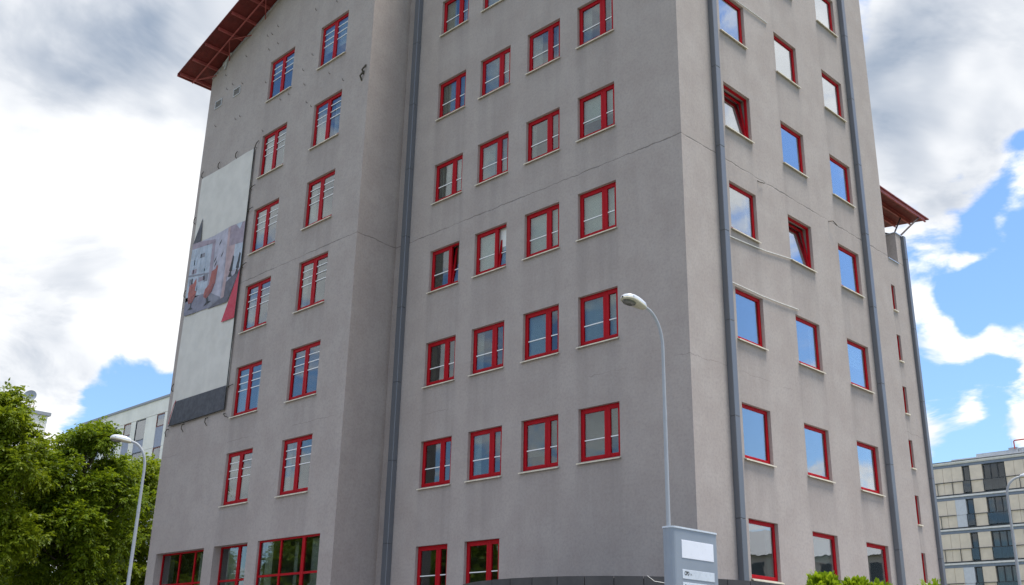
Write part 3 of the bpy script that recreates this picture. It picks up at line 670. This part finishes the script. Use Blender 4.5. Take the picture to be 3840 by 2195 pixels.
# ------------------------------------------------------------------ street lamps
def lamp(name, loc, H, ang, label, reach=.55, sc=.6):
    o = empty(name, loc, ang); tag(o, label, 'street lamp', 'street lamps around the office block')
    r0 = .062*sc; zc = H-.9
    p = MB().tube([(0, 0, 0), (0, 0, H*.74)], [r0*1.2, r0*.97], 14).build('pole', 'lamp_paint', o, smooth=True)
    MB().tube([(0, 0, H*.725), (0, 0, H*.75)], [r0*1.04, r0*1.0], 14).build('collar', 'lamp_paint', o, smooth=True)
    pts = [(0, 0, H*.73), (0, 0, zc)]; rr = [r0*.9, r0*.8]
    for i in range(1, 9): a = R(80)*i/8; pts.append((reach*(1-math.cos(a))*.95, 0, zc+.72*math.sin(a))); rr.append(r0*.8)
    e = Vector(pts[-1]); d = Vector((math.cos(R(8)), 0, math.sin(R(8)))); pts.append(tuple(e+d*.12)); rr.append(r0*.75)
    MB().tube(pts, rr, 14).build('arm', 'lamp_paint', o, smooth=True)
    # head: lofted shell along its axis, tilted up
    b = e+d*.06; nl = 14; mb = MB(); Lh = .70; prof = [(t*.82, a*1.02, h*.82) for t, a, h in [(0, .055, .06), (.06, .085, .11), (.18, .105, .14), (.32, .135, .15), (.46, .15, .145), (.58, .135, .12), (.66, .09, .08), (.70, .02, .02)]]
    side = Vector((0, 1, 0)); up = Vector((-d.z, 0, d.x)); ns = 14
    for t, wy, hz in prof:
        for k in range(ns):
            a = math.pi*k/(ns-1); q = b+d*t+side*(wy*math.cos(a))+up*(hz*max(0, math.sin(a))**.8); mb.v.append(tuple(q))
    for i in range(len(prof)-1):
        for k in range(ns-1): a = i*ns+k; mb.f.append((a, a+1, a+1+ns, a+ns)); mb.mi.append(0)
    head = mb.build('lamp_head', 'lamp_shell', o, smooth=True)
    mb = MB(); 
    for i, (t, wy, hz) in enumerate(prof): mb.v += [tuple(b+d*t+side*(wy*1.02)), tuple(b+d*t-side*(wy*1.02)), tuple(b+d*t-side*(wy*.85)-up*min(.045, hz)), tuple(b+d*t+side*(wy*.85)-up*min(.045, hz))]
    for i in range(len(prof)-1):
        for k in range(4): a = i*4+k; c = i*4+(k+1) % 4; mb.f.append((a, c, c+4, a+4)); mb.mi.append(0)
    mb.build('gear_tray', 'lamp_rim', head, smooth=True)
    mb = MB(); n = 18; c0 = b+d*.40-up*.047
    rg = [[tuple(c0+d*(.15*s*math.cos(2*math.pi*k/n))+side*(.115*s*math.sin(2*math.pi*k/n))-up*z) for k in range(n)] for s, z in ((1, 0), (.85, .03), (.45, .05))]
    for i in range(2):
        for k in range(n): mb.quad(rg[i][k], rg[i][(k+1) % n], rg[i+1][(k+1) % n], rg[i+1][k])
    mb.poly(rg[2]); mb.build('lens', 'lamp_lens', head, smooth=True)
    MB().box(-.012, .012, -.145, -.12, -.02, .04).build('clip', 'vent_metal', head, tuple(b+d*.36))
    MB().box(-.012, .012, .12, .145, -.02, .04).build('clip', 'vent_metal', head, tuple(b+d*.42))
    return o
left_ = math.atan2(-.705, -.709)
lamp('street_lamp', (3.70, -6.15, 0), 8.30, left_+.66, 'white curved street lamp rising behind the grey tenant sign', .50)
lamp('street_lamp', (-12.97, -8.05, 0), 7.72, left_+.30, 'white curved street lamp in front of the leafy maple trees', .50, .75)
lamp('street_lamp', (-.17, 20.95, 0), 9.35, left_+math.pi-.2, 'grey curved street lamp in front of the cream panelled flats', .62, .9)

# ------------------------------------------------------------------ tenant sign totem
TS = empty('pylon_sign', (8.483, -12.222, 0)); tag(TS, 'grey metal pylon sign with tenant name plates and a blank white panel', 'sign')
HW, TH, TZ = .355, .075, 3.03
def outline(e=0.):
    pts = []
    for k in range(9): a = R(-90+180*k/8); pts.append((TH*math.sin(a)*(1+e) if False else (TH+e)*math.sin(a), HW+(.05+e)*math.cos(a)))
    pts = [(x, y) for x, y in pts][::-1]
    q = [(x, -y) for x, y in pts][::-1]
    return pts+q
ol = outline(); mb = MB(); n = len(ol)
for i in range(n): a, b = ol[i], ol[(i+1) % n]; mb.quad((a[0], a[1], 0), (b[0], b[1], 0), (b[0], b[1], TZ), (a[0], a[1], TZ))
body = mb.build('body', 'totem_paint', TS)
ol2 = outline(.008); mb = MB(); mb.poly([(x, y, TZ+.018) for x, y in ol2][::-1]); mb.poly([(x, y, TZ) for x, y in ol2])
for i in range(n): a, b = ol2[i], ol2[(i+1) % n]; mb.quad((a[0], a[1], TZ), (b[0], b[1], TZ), (b[0], b[1], TZ+.018), (a[0], a[1], TZ+.018))
mb.build('cap', 'totem_plate', TS)
def plate(y0, y1, z0, z1, m): return bevel(MB().box(TH-.01, TH+.004, y0, y1, z0, z1).mesh('name_plate', m), .002)
PY0, PY1 = -HW+.095, HW-.055
link('blank_panel', plate(PY0, PY1, 2.74, 2.92, 'totem_white'), TS)
plates = [(2.535, 2.626), (2.41, 2.50), (2.285, 2.375), (2.16, 2.25), (2.035, 2.125)]
pls = [link('name_plate', plate(PY0, PY1, a, b, 'totem_plate'), TS) for a, b in plates]
def text(s, y, z, size, parent, wide=.8, off=.012):
    cu = bpy.data.curves.new('t', 'FONT'); cu.body = s; cu.size = size; cu.offset = off*size
    ob = bpy.data.objects.new('t', cu); COL.objects.link(ob); dg = bpy.context.evaluated_depsgraph_get()
    me = bpy.data.meshes.new_from_object(ob.evaluated_get(dg)); bpy.data.objects.remove(ob)
    me.materials.clear(); me.materials.append(M['print_black'])
    o = link('lettering', me, parent, (TH+.0055, y, z)); o.rotation_euler = (R(90), 0, R(90)); o.scale = (wide, 1, 1); return o
text('CPD', PY0+.03, 2.572, .052, pls[0], .80, .03); text('S.A.', PY0+.128, 2.575, .025, pls[0])
text('Dextrol', PY0+.03, 2.442, .052, pls[1], .78, .03); text('Sp. z o.o.', PY0+.20, 2.445, .025, pls[1])

# ------------------------------------------------------------------ foliage
def unit(v): return v/np.linalg.norm(v, axis=-1, keepdims=True)
def maple_leaves(rg, P, D, n_leaf=7, size=.15):
    """compound leaves: rachis start P, direction D; diamond leaflets, each its own island"""
    N = len(P); up = np.array([0, 0, 1.]); side = unit(np.cross(D, up)+1e-6*rg.normal(size=(N, 3))); nrm = np.cross(side, D)
    Vs = []
    L = size*rg.uniform(1.5, 2.3, N)
    for k in range(n_leaf):
        t = 1. if k == n_leaf-1 else (.35+.6*(k//2)/max(1, (n_leaf-1)//2)); sg = 0 if k == n_leaf-1 else (1 if k % 2 else -1)
        base = P+D*(L*t)[:, None]-np.array([0, 0, .06])*((t**2)*L/.3)[:, None]
        dd = unit(D*.55+side*(sg*.85)+np.array([0, 0, -.45])+rg.normal(size=(N, 3))*.22)
        w_ = unit(np.cross(dd, nrm+rg.normal(size=(N, 3))*.45)); ln = size*rg.uniform(.7, 1.15, N)[:, None]
        Vs.append(np.stack([base, base+dd*ln*.45+w_*ln*.23, base+dd*ln, base+dd*ln*.45-w_*ln*.23], 1))
    V = np.concatenate(Vs, 0).reshape(-1, 3); return V
def tree(loc, H, rad, seed, label, leafm, nclump=60, per=330, base=.22, size=.16, tipz=.55, detail=True, aspect=1.):
    rg = np.random.default_rng(seed); o = empty('maple_tree', loc, 0); tag(o, label, 'tree', 'maple trees beside the office block')
    C_ = []; tries = 0
    while len(C_) < nclump and tries < 9000:
        tries += 1
        h = rg.uniform(base, 1.); env = rad*math.sin(math.pi*min(1, max(.03, (1.02-h)/(1.02-base)))**.75)**.7 if h > tipz else rad*(.72+.28*(h-base)/(tipz-base))
        a = rg.uniform(0, 2*math.pi); r = env*math.sqrt(rg.uniform(.04, 1)); p = np.array([r*math.cos(a), r*math.sin(a)*aspect, h*H-.5])
        cr = rg.uniform(.65, 1.25)*rad*.27
        if all(np.linalg.norm((p-c)*[1, 1, .85]) > .55*(cr+q) for c, q in C_): C_.append((p, cr))
    # trunk and limbs
    mb = MB(); zt = H*.62
    tp = [(0, 0, 0), (rg.normal()*.1, rg.normal()*.1, H*.2), (rg.normal()*.2, rg.normal()*.2, H*.42), (rg.normal()*.2, rg.normal()*.2, zt), (0, 0, H*.86)]
    mb.tube(tp, [H*.024, H*.019, H*.014, H*.009, .02], 9); mb.build('trunk', 'bark', o, smooth=True)
    mb = MB()
    for p, cr in C_:
        z0 = max(H*.16, min(H*.8, p[2]-np.hypot(p[0], p[1])*.75)); j = z0/(H*.86); s = Vector((0, 0, z0))
        m_ = s.lerp(Vector(p), .5)+Vector((0, 0, -.15)); mb.tube([s, m_, Vector(p)], [.06+.05*(1-j), .045, .015], 5)
    mb.build('limbs', 'bark', o, smooth=True)
    Ps = []; Ds = []
    for p, cr in C_:
        n = int(per*(cr/(rad*.27))**2); d = unit(rg.normal(size=(n, 3))*[1, 1, .8]+[0, 0, .25]); q = cr*rg.uniform(.25, 1.12, n)**.6
        lump = 1+.28*np.sin(d[:, 0]*5+p[0]*3)*np.sin(d[:, 1]*5+p[1]*2)+.2*np.sin(d[:, 2]*7+p[2])
        Ps.append(p+d*(q*lump)[:, None]); Ds.append(unit(d*.8+rg.normal(size=(n, 3))*.5+[0, 0, -.25]))
        # stray shoots
        for _ in range(4):
            dd = unit(rg.normal(size=3)*[1, 1, .5]+[0, 0, .5]); m_ = 16; t = np.linspace(.8, rg.uniform(1.4, 2.1), m_)[:, None]
            Ps.append(p+dd*cr*t+rg.normal(size=(m_, 3))*.05); Ds.append(unit(dd*.3+rg.normal(size=(m_, 3))*.8+[0, 0, -.2]))
    V = maple_leaves(rg, np.concatenate(Ps), np.concatenate(Ds), 7, size)
    Fq = np.arange(len(V)).reshape(-1, 4); c = link('crown', bigmesh('crown', V, Fq, leafm), o); tag(c, kind='stuff')
    return o
tree((-32.6, -6.0, 0), 12.9, 2.35, 11, 'large yellowish green maple tree furthest from the grey office block', 'maple_leaf_yellow', 75, 215, size=.19)
tree((-33.6, -1.15, 0), 12.4, 2.25, 23, 'dark green maple tree behind the street lamp beside the office wall', 'maple_leaf', 66, 200, size=.19)
tree((-37.5, 3.3, 0), 12.3, 2.2, 37, 'light green maple tree half hidden behind the office wall', 'maple_leaf_yellow', 55, 230, size=.19)
tree((-44.5, 1.2, 0), 10.8, 2.6, 41, 'lower maple tree filling the gap between the two tall maples', 'maple_leaf', 50, 200, size=.2)
def thuja(loc, H, rad, seed, label, n=2600):
    rg = np.random.default_rng(seed); o = empty('thuja_shrub', loc); tag(o, label, 'shrub', 'thuja shrubs below the office wall')
    MB().tube([(0, 0, 0), (.02, 0, H*.5), (0, 0, H*.93)], [.06, .04, .01], 7).build('trunk', 'bark', o)
    h = rg.uniform(.35, 1, n)**.55; a = rg.uniform(0, 2*math.pi, n)
    env = rad*np.clip(1.04-h**6, .06, 1)*(1+.16*np.sin(a*3+h*9)+.10*np.sin(a*7+2))
    q = env*rg.uniform(.72, 1.0, n); P = np.stack([q*np.cos(a), q*np.sin(a), h*H*rg.uniform(.93, 1., n)-.06], 1)
    D = unit(np.stack([np.cos(a)*.75, np.sin(a)*.75, .55+.9*h], 1)+rg.normal(size=(n, 3))*.28); Vs = []
    side = unit(np.cross(D, rg.normal(size=(n, 3)))); L = rg.uniform(.08, .15, n)*(.8+.3*h)
    nr = np.cross(D, side)
    for k in range(11):                        # flat fan of blunt scale-leaf fingers
        t = k/10; sg = (-1)**k; b = P+D*(L*t*.85)[:, None]+nr*(.012*np.sin(k*1.7+a))[:, None]; dd = unit(D*(.55+.5*t)+side*sg*(.95-.75*t))if k < 10 else D
        ln = (L*(.55-.25*t))[:, None]; ws = unit(np.cross(dd, nr)); wd = ln*.22+.003
        Vs.append(np.stack([b-ws*wd*.6, b+dd*ln*.6-ws*wd, b+dd*ln, b+dd*ln*.6+ws*wd], 1))
    V = np.concatenate(Vs, 0).reshape(-1, 3); Fq = np.arange(len(V)).reshape(-1, 4)
    tag(link('foliage', bigmesh('foliage', V, Fq, 'thuja_leaf'), o), kind='stuff')
thuja((10.21, -12.66, 0), 2.45, .30, 3, 'tall bright green thuja beside the pylon sign', 9000)
thuja((10.43, -12.50, 0), 2.41, .24, 4, 'slim bright green thuja between the tall one and the broad one', 7000)
thuja((10.61, -12.42, 0), 2.36, .25, 8, 'broad low bright green thuja in front of the red windows', 7000)
thuja((11.0, -12.24, 0), 2.385, .10, 5, 'thin thuja showing only its tip beside the end of the office wall', 1500)

# ------------------------------------------------------------------ pale block behind the trees
SCL = .672
lx = lambda x: 15.03+(x-15.03)*SCL
lz = lambda z: 1.6+(z-1.6)*SCL
PB = empty('pale_office_block', (lx(-148), 23.2, 0)); tag(PB, 'pale rendered flat-roofed block behind the maple trees', 'building'); ox = lx(-148)
PX1 = -52.; PZ = lz(37.05); FH = (lz(34.93)-lz(30.17))
MB().box(0, PX1-ox, .12, 14, 0, PZ-.02).build('wall_core', 'pale_render', PB)
MB().box(-.15, PX1-ox, -.12, 14.2, PZ, PZ+.22).build('roof_edge', 'pale_cap', PB)
cols = [(-135.9, -134.8), (-132.6, -130.3), (-128.8, -125.75), (-122.5, -120.2), (-118, -115), (-142, -140)]
ztop = lz(34.93)
for j in range(7):
    zt = ztop-j*FH
    xs = sorted([lx(a)-ox for a, b in cols]+[lx(b)-ox for a, b in cols]); e = [0]+xs+[PX1-ox]
    for a, b in zip(e[0::2], e[1::2]): MB().box(a, b, 0, .12, zt-FH+.03, zt).build('wall_panel', 'pale_render', PB)
    for i, (a, b) in enumerate(sorted(cols)):
        x0, x1 = lx(a)-ox, lx(b)-ox; sp_h = .36*FH if i % 2 else .62*FH
        fr = ring(MB(), x0, x1, zt-FH+sp_h, zt-.02, .07, .02, .1).build('window', 'brown_frame' if i % 2 == 0 else 'dark_frame', PB)
        MB().box(x0+.07, x1-.07, .06, .07, zt-FH+sp_h+.07, zt-.09).build('pane', 'glass_far', fr)
        MB().box(x0+.02, x1-.02, .10, .118, zt-FH+sp_h+.02, zt-.04).build('room_backing', 'room_floor', fr)
        MB().box(x0, x1, .05, .119, zt-FH+.03, zt-FH+sp_h).build('spandrel', 'blue_spandrel', fr)
MB().box(0, PX1-ox, 0, .12, ztop+.04, PZ).build('wall_panel', 'pale_render', PB)
# ------------------------------------------------------------------ far left block with roof railing
LB = empty('white_block', (-70, 10.4, 0)); tag(LB, 'white block with a roof railing behind the tall yellowish maple', 'building')
MB().box(-12, 0, -26, 0, 0, 20.4).build('wall', 'pale_render', LB); MB().box(-12.1, .18, -26.1, .18, 20.4, 20.66).build('roof_edge', 'pale_cap', LB)
rl = MB().bar((-.4, -26, 21.45), (-.4, -1.1, 21.45), .035, 6).build('railing', 'brown_frame', LB)
MB().bar((-.4, -26, 21.05), (-.4, -1.1, 21.05), .02, 6).build('mid_rail', 'brown_frame', rl)
for i in range(14): MB().bar((-.4, -1.1-i*1.8, 20.6), (-.4, -1.1-i*1.8, 21.45), .025, 5).build('baluster', 'brown_frame', rl)
for j in range(5):
    for i in range(6):
        y = -3.2-i*4; z = 2+3.5*j; f_ = MB(); f_.box(-.04, .03, y-.8, y+.8, z, z+1.6); q = f_.build('window', 'dark_frame', LB); MB().box(.031, .036, y-.7, y+.7, z+.1, z+1.5).build('pane', 'glass_far', q)
SD = empty('satellite_dish', (-70.6, 9.0, 20.66)); tag(SD, 'grey satellite dish on the corner of the white block roof', 'satellite dish')
mb = MB(); n = 20; ax = Vector((.75, -.62, .25)).normalized(); u = ax.cross(Vector((0, 0, 1))).normalized(); v = u.cross(ax)
rg_ = [[tuple(Vector((0, 0, 1.15))+ax*(.22*s*s)+(u*math.cos(2*math.pi*k/n)+v*math.sin(2*math.pi*k/n))*s*.55) for k in range(n)] for s in (.05, .4, .75, .95)]
for i in range(3):
    for k in range(n): mb.quad(rg_[i][k], rg_[i][(k+1) % n], rg_[i+1][(k+1) % n], rg_[i+1][k])
mb.poly(rg_[0]); mb.build('reflector', 'roof_box', SD, smooth=True); MB().bar((0, 0, 0), (0, 0, 1.2), .05).build('mast', 'vent_metal', SD)
MB().bar((0, 0, .5), tuple(Vector((0, 0, 1.0))+ax*.5), .03).build('feed_arm', 'vent_metal', SD)

# ------------------------------------------------------------------ cream flats on the right
K = 1.135
ax_ = lambda x: 15.03+(x-15.03)*K
az_ = lambda z: 1.6+(z-1.6)*K
AX0 = ax_(-30); AY = -21.4+81.4*K
AB = empty('cream_flats', (AX0, AY, 0)); tag(AB, 'modern flats clad in cream panels with glazed balcony railings', 'building')
X = lambda x: ax_(x)-AX0
MB().box(0, X(4), .35, 14, 0, az_(17.62)).build('wall_core', 'groove_grey', AB)
FHT = 2.525*K
bays = [(-19.7, -18.81, 'c'), (-18.81, -18.12, 'c'), (-18.12, -17.30, 'w'), (-17.28, -16.75, 'n'), (-16.72, -15.76, 'c'), (-15.73, -14.12, 'b'), (-14.08, -13.4, 'c'), (-13.4, -12.7, 'c'), (-12.7, -12., 'c'), (-12., -11.45, 'n'), (-11.42, -10.4, 'c'), (-10.4, -8.8, 'b'), (-8.76, -8, 'c'), (-8, -7.2, 'w'), (-7.2, -6.5, 'c'), (-6.5, -5.6, 'c')]
for a, b in ((-25.1, -24.2), (-24.2, -23.3), (-23.3, -22.4), (-22.4, -21.5), (-21.5, -20.6), (-20.6, -19.7)): bays.append((a, b, 'c'))
rails = []
for j in range(6):
    zt = az_(17.33)-j*FHT; zb = zt-2.06*K; zr = zt-1.16*K      # top / bottom of the storey field, balustrade line
    band = MB().box(0, X(4), -.02, .349, zt+.012, zt+.24).build('slab_band', 'slab_blue', AB)
    MB().box(0, X(4), -.10, .30, zt+.25, zt+.25+.085*K*1.6).build('slab_edge', 'slab_white', AB)
    MB().box(0, X(4), -.06, .345, zb-.10, zb-.012).build('floor_trim', 'dark_frame', AB)
    for a, b, k in bays:
        x0, x1 = X(a)+.012, X(b)-.012
        if k == 'w' and j % 2 == 0: k = 'c'
        if k in 'cw':
            m = 'cream_panel' if k == 'c' else 'white_panel'; yy = 0 if k == 'c' else -.03
            MB().box(x0, x1, yy, .34, zr+.012, zt).build('panel', m, AB); MB().box(x0, x1, yy, .34, zb, zr-.012).build('panel', m, AB)
        else:
            fr = ring(MB(), x0, x1, zb, zt, .06, .14, .24); nn = 1 if k == 'n' else 3
            for i in range(1, nn): xm = x0+(x1-x0)*i/nn; fr.box(xm-.04, xm+.04, .14, .24, zb+.06, zt-.06)
            wo_ = fr.build('window', 'dark_frame', AB)
            for i in range(nn): MB().box(x0+(x1-x0)*i/nn+.04, x0+(x1-x0)*(i+1)/nn-.04, .19, .2, zb+.06, zt-.06).build('pane', 'glass_far', wo_)
            MB().box(x0+.1, x1-.1, .335, .345, zb+.05, zt-.05).build('room_backing', 'room_floor', wo_)
            if nn == 3 and j in (1, 2, 3):
                cu = MB()
                for s in (0, 1):
                    for i in range(10):
                        wq = (x1-x0)*(.48 if j != 1 else .36); xa = x0+.07+wq*i/10 if s == 0 else x1-.07-wq*(i+1)/10; cu.quad((xa, .26+.03*(i % 2), zb+.1), (xa+wq/10, .26+.03*((i+1) % 2), zb+.1), (xa+wq/10, .26+.03*((i+1) % 2), zt-.08), (xa, .26+.03*(i % 2), zt-.08))
                cu.build('curtain', 'curtain_cloth', wo_)
            gp = MB().box(x0-.02, x1+.02, -.075, -.06, zb+.08, zr-.02).build('balustrade_glass', 'glass_far', wo_)
    segs = [(-25.1, 4.)] if j % 2 == 0 else [(-25.1, -18.16), (-17.32, -8.05), (-7.2, 4)]
    for a, b in segs:
        r_ = MB().box(X(a), X(b), -.12, -.07, zr-.02, zr+.035).build('railing', 'dark_frame', AB)
        x = a
        ps = [q for q in (-24.3, -23.1, -21.9, -20.7, -19.33, -18.14, -17.3, -16.74, -15.75, -14.1, -13.1, -12.05, -11.4, -10.4, -8.8, -8.1, -7.1, -5.5) if a <= q <= b]
        for q in ps: MB().box(X(q)-.022, X(q)+.022, -.11, -.075, zb-.01, zr-.021).build('post', 'dark_frame', r_)
MB().box(-.1, X(4.1), -.16, 14.1, az_(17.62), az_(17.74)).build('roof_edge', 'slab_white', AB)
MB().box(-.12, X(4.1), -.19, 14.1, az_(17.74), az_(17.79)).build('roof_trim', 'dark_frame', AB)
MB().box(X(-18.3), X(4), .8, 13, az_(17.79), az_(18.06)).build('roof_upstand', 'slab_white', AB)
rb = MB().box(X(-16.6), X(-14.1), 1.6, 6, az_(18.06), az_(18.42)).build('roof_unit', 'roof_box', AB)
MB().box(X(-14.05), X(-13.4), 1.4, 6, az_(18.06), az_(18.55)).build('roof_unit', 'roof_box', AB); MB().box(X(-13.3), X(4), 1.5, 7, az_(18.06), az_(18.48)).build('roof_unit', 'roof_box', AB)
MB().tube([(X(-13.55), 1.3, az_(18.4)), (X(-13.55), 1.3, az_(18.98)), (X(-13.5), 1.3, az_(19.04)), (X(-8), 1.3, az_(19.04))], [.055]*4, 8).build('roof_pipe', 'pipe_red', AB)
MB().bar((X(-14.25), 3, az_(18.4)), (X(-14.25), 3, az_(19.6)), .015, 5).build('antenna', 'vent_metal', AB)

def copy_thing(o, loc, rz, label):
    c = o.copy(); COL.objects.link(c); c.location = loc; c.rotation_euler = (0, 0, rz); c['label'] = label
    for q in o.children: d = q.copy(); COL.objects.link(d); d.parent = c
t0 = [o for o in bpy.data.objects if o.name.startswith('maple_tree')][1]
for loc, rz in (((-41, -30, 0), 1.), ((-47, -33, 0), 2.3), ((-53, -36, 0), 4.), ((-60, -23, 0), 5.), ((-67, -27, 0), .5), ((-74, -31, 0), 3.), ((-57, -30, 0), 1.9), ((-48, -25, 0), .2)): copy_thing(t0, loc, rz, 'roadside maple tree mirrored in the lowest front windows' if loc[0] > -54 and loc[1] < -26 else 'unseen maple tree added to darken the wide ground-floor windows')  # the ground-floor set is unseen, added to dim bright reflections in those panes
# ------------------------------------------------------------------ street behind the camera, seen only mirrored in the glass
def opposite(loc, wx, wy, H, rz, label):
    o = empty('opposite_building', loc, rz); tag(o, label, 'building')
    MB().box(-wx/2, wx/2, -wy/2, wy/2, 0, H).build('wall', 'stucco', o)
    mb = MB(); h = 3.2; a = [(-wx/2-.5, -wy/2-.5), (wx/2+.5, -wy/2-.5), (wx/2+.5, wy/2+.5), (-wx/2-.5, wy/2+.5)]
    mb.quad(a[0]+(H,), a[1]+(H,), (wx/2+.5, 0, H+h), (-wx/2-.5, 0, H+h)); mb.quad(a[2]+(H,), a[3]+(H,), (-wx/2-.5, 0, H+h), (wx/2+.5, 0, H+h)); mb.poly([a[1]+(H,), a[2]+(H,), (wx/2+.5, 0, H+h)]); mb.poly([a[3]+(H,), a[0]+(H,), (-wx/2-.5, 0, H+h)])
    mb.build('roof', 'groove_grey', o)
    wm = MB().box(-.7, .7, -.04, .04, 0, 1.6).mesh('window', 'dark_frame')
    for s in (-1, 1):
        for j in range(int(H//3)):
            for i in range(int(wx//4)): link('window', wm, o, (-wx/2+2+4*i, s*wy/2, 1.2+3*j))
opposite((-64, -60, 0), 50, 12, 13, 0, 'pitched-roof block across the road mirrored in the front windows')
opposite((40, 76, 0), 64, 12, 12.5, 0, 'pitched-roof block across the yard mirrored in the side windows')

S.render.engine = 'CYCLES'
S.cycles.max_bounces = 5; S.cycles.diffuse_bounces = 3; S.cycles.transparent_max_bounces = 8; S.cycles.sample_clamp_indirect = 6
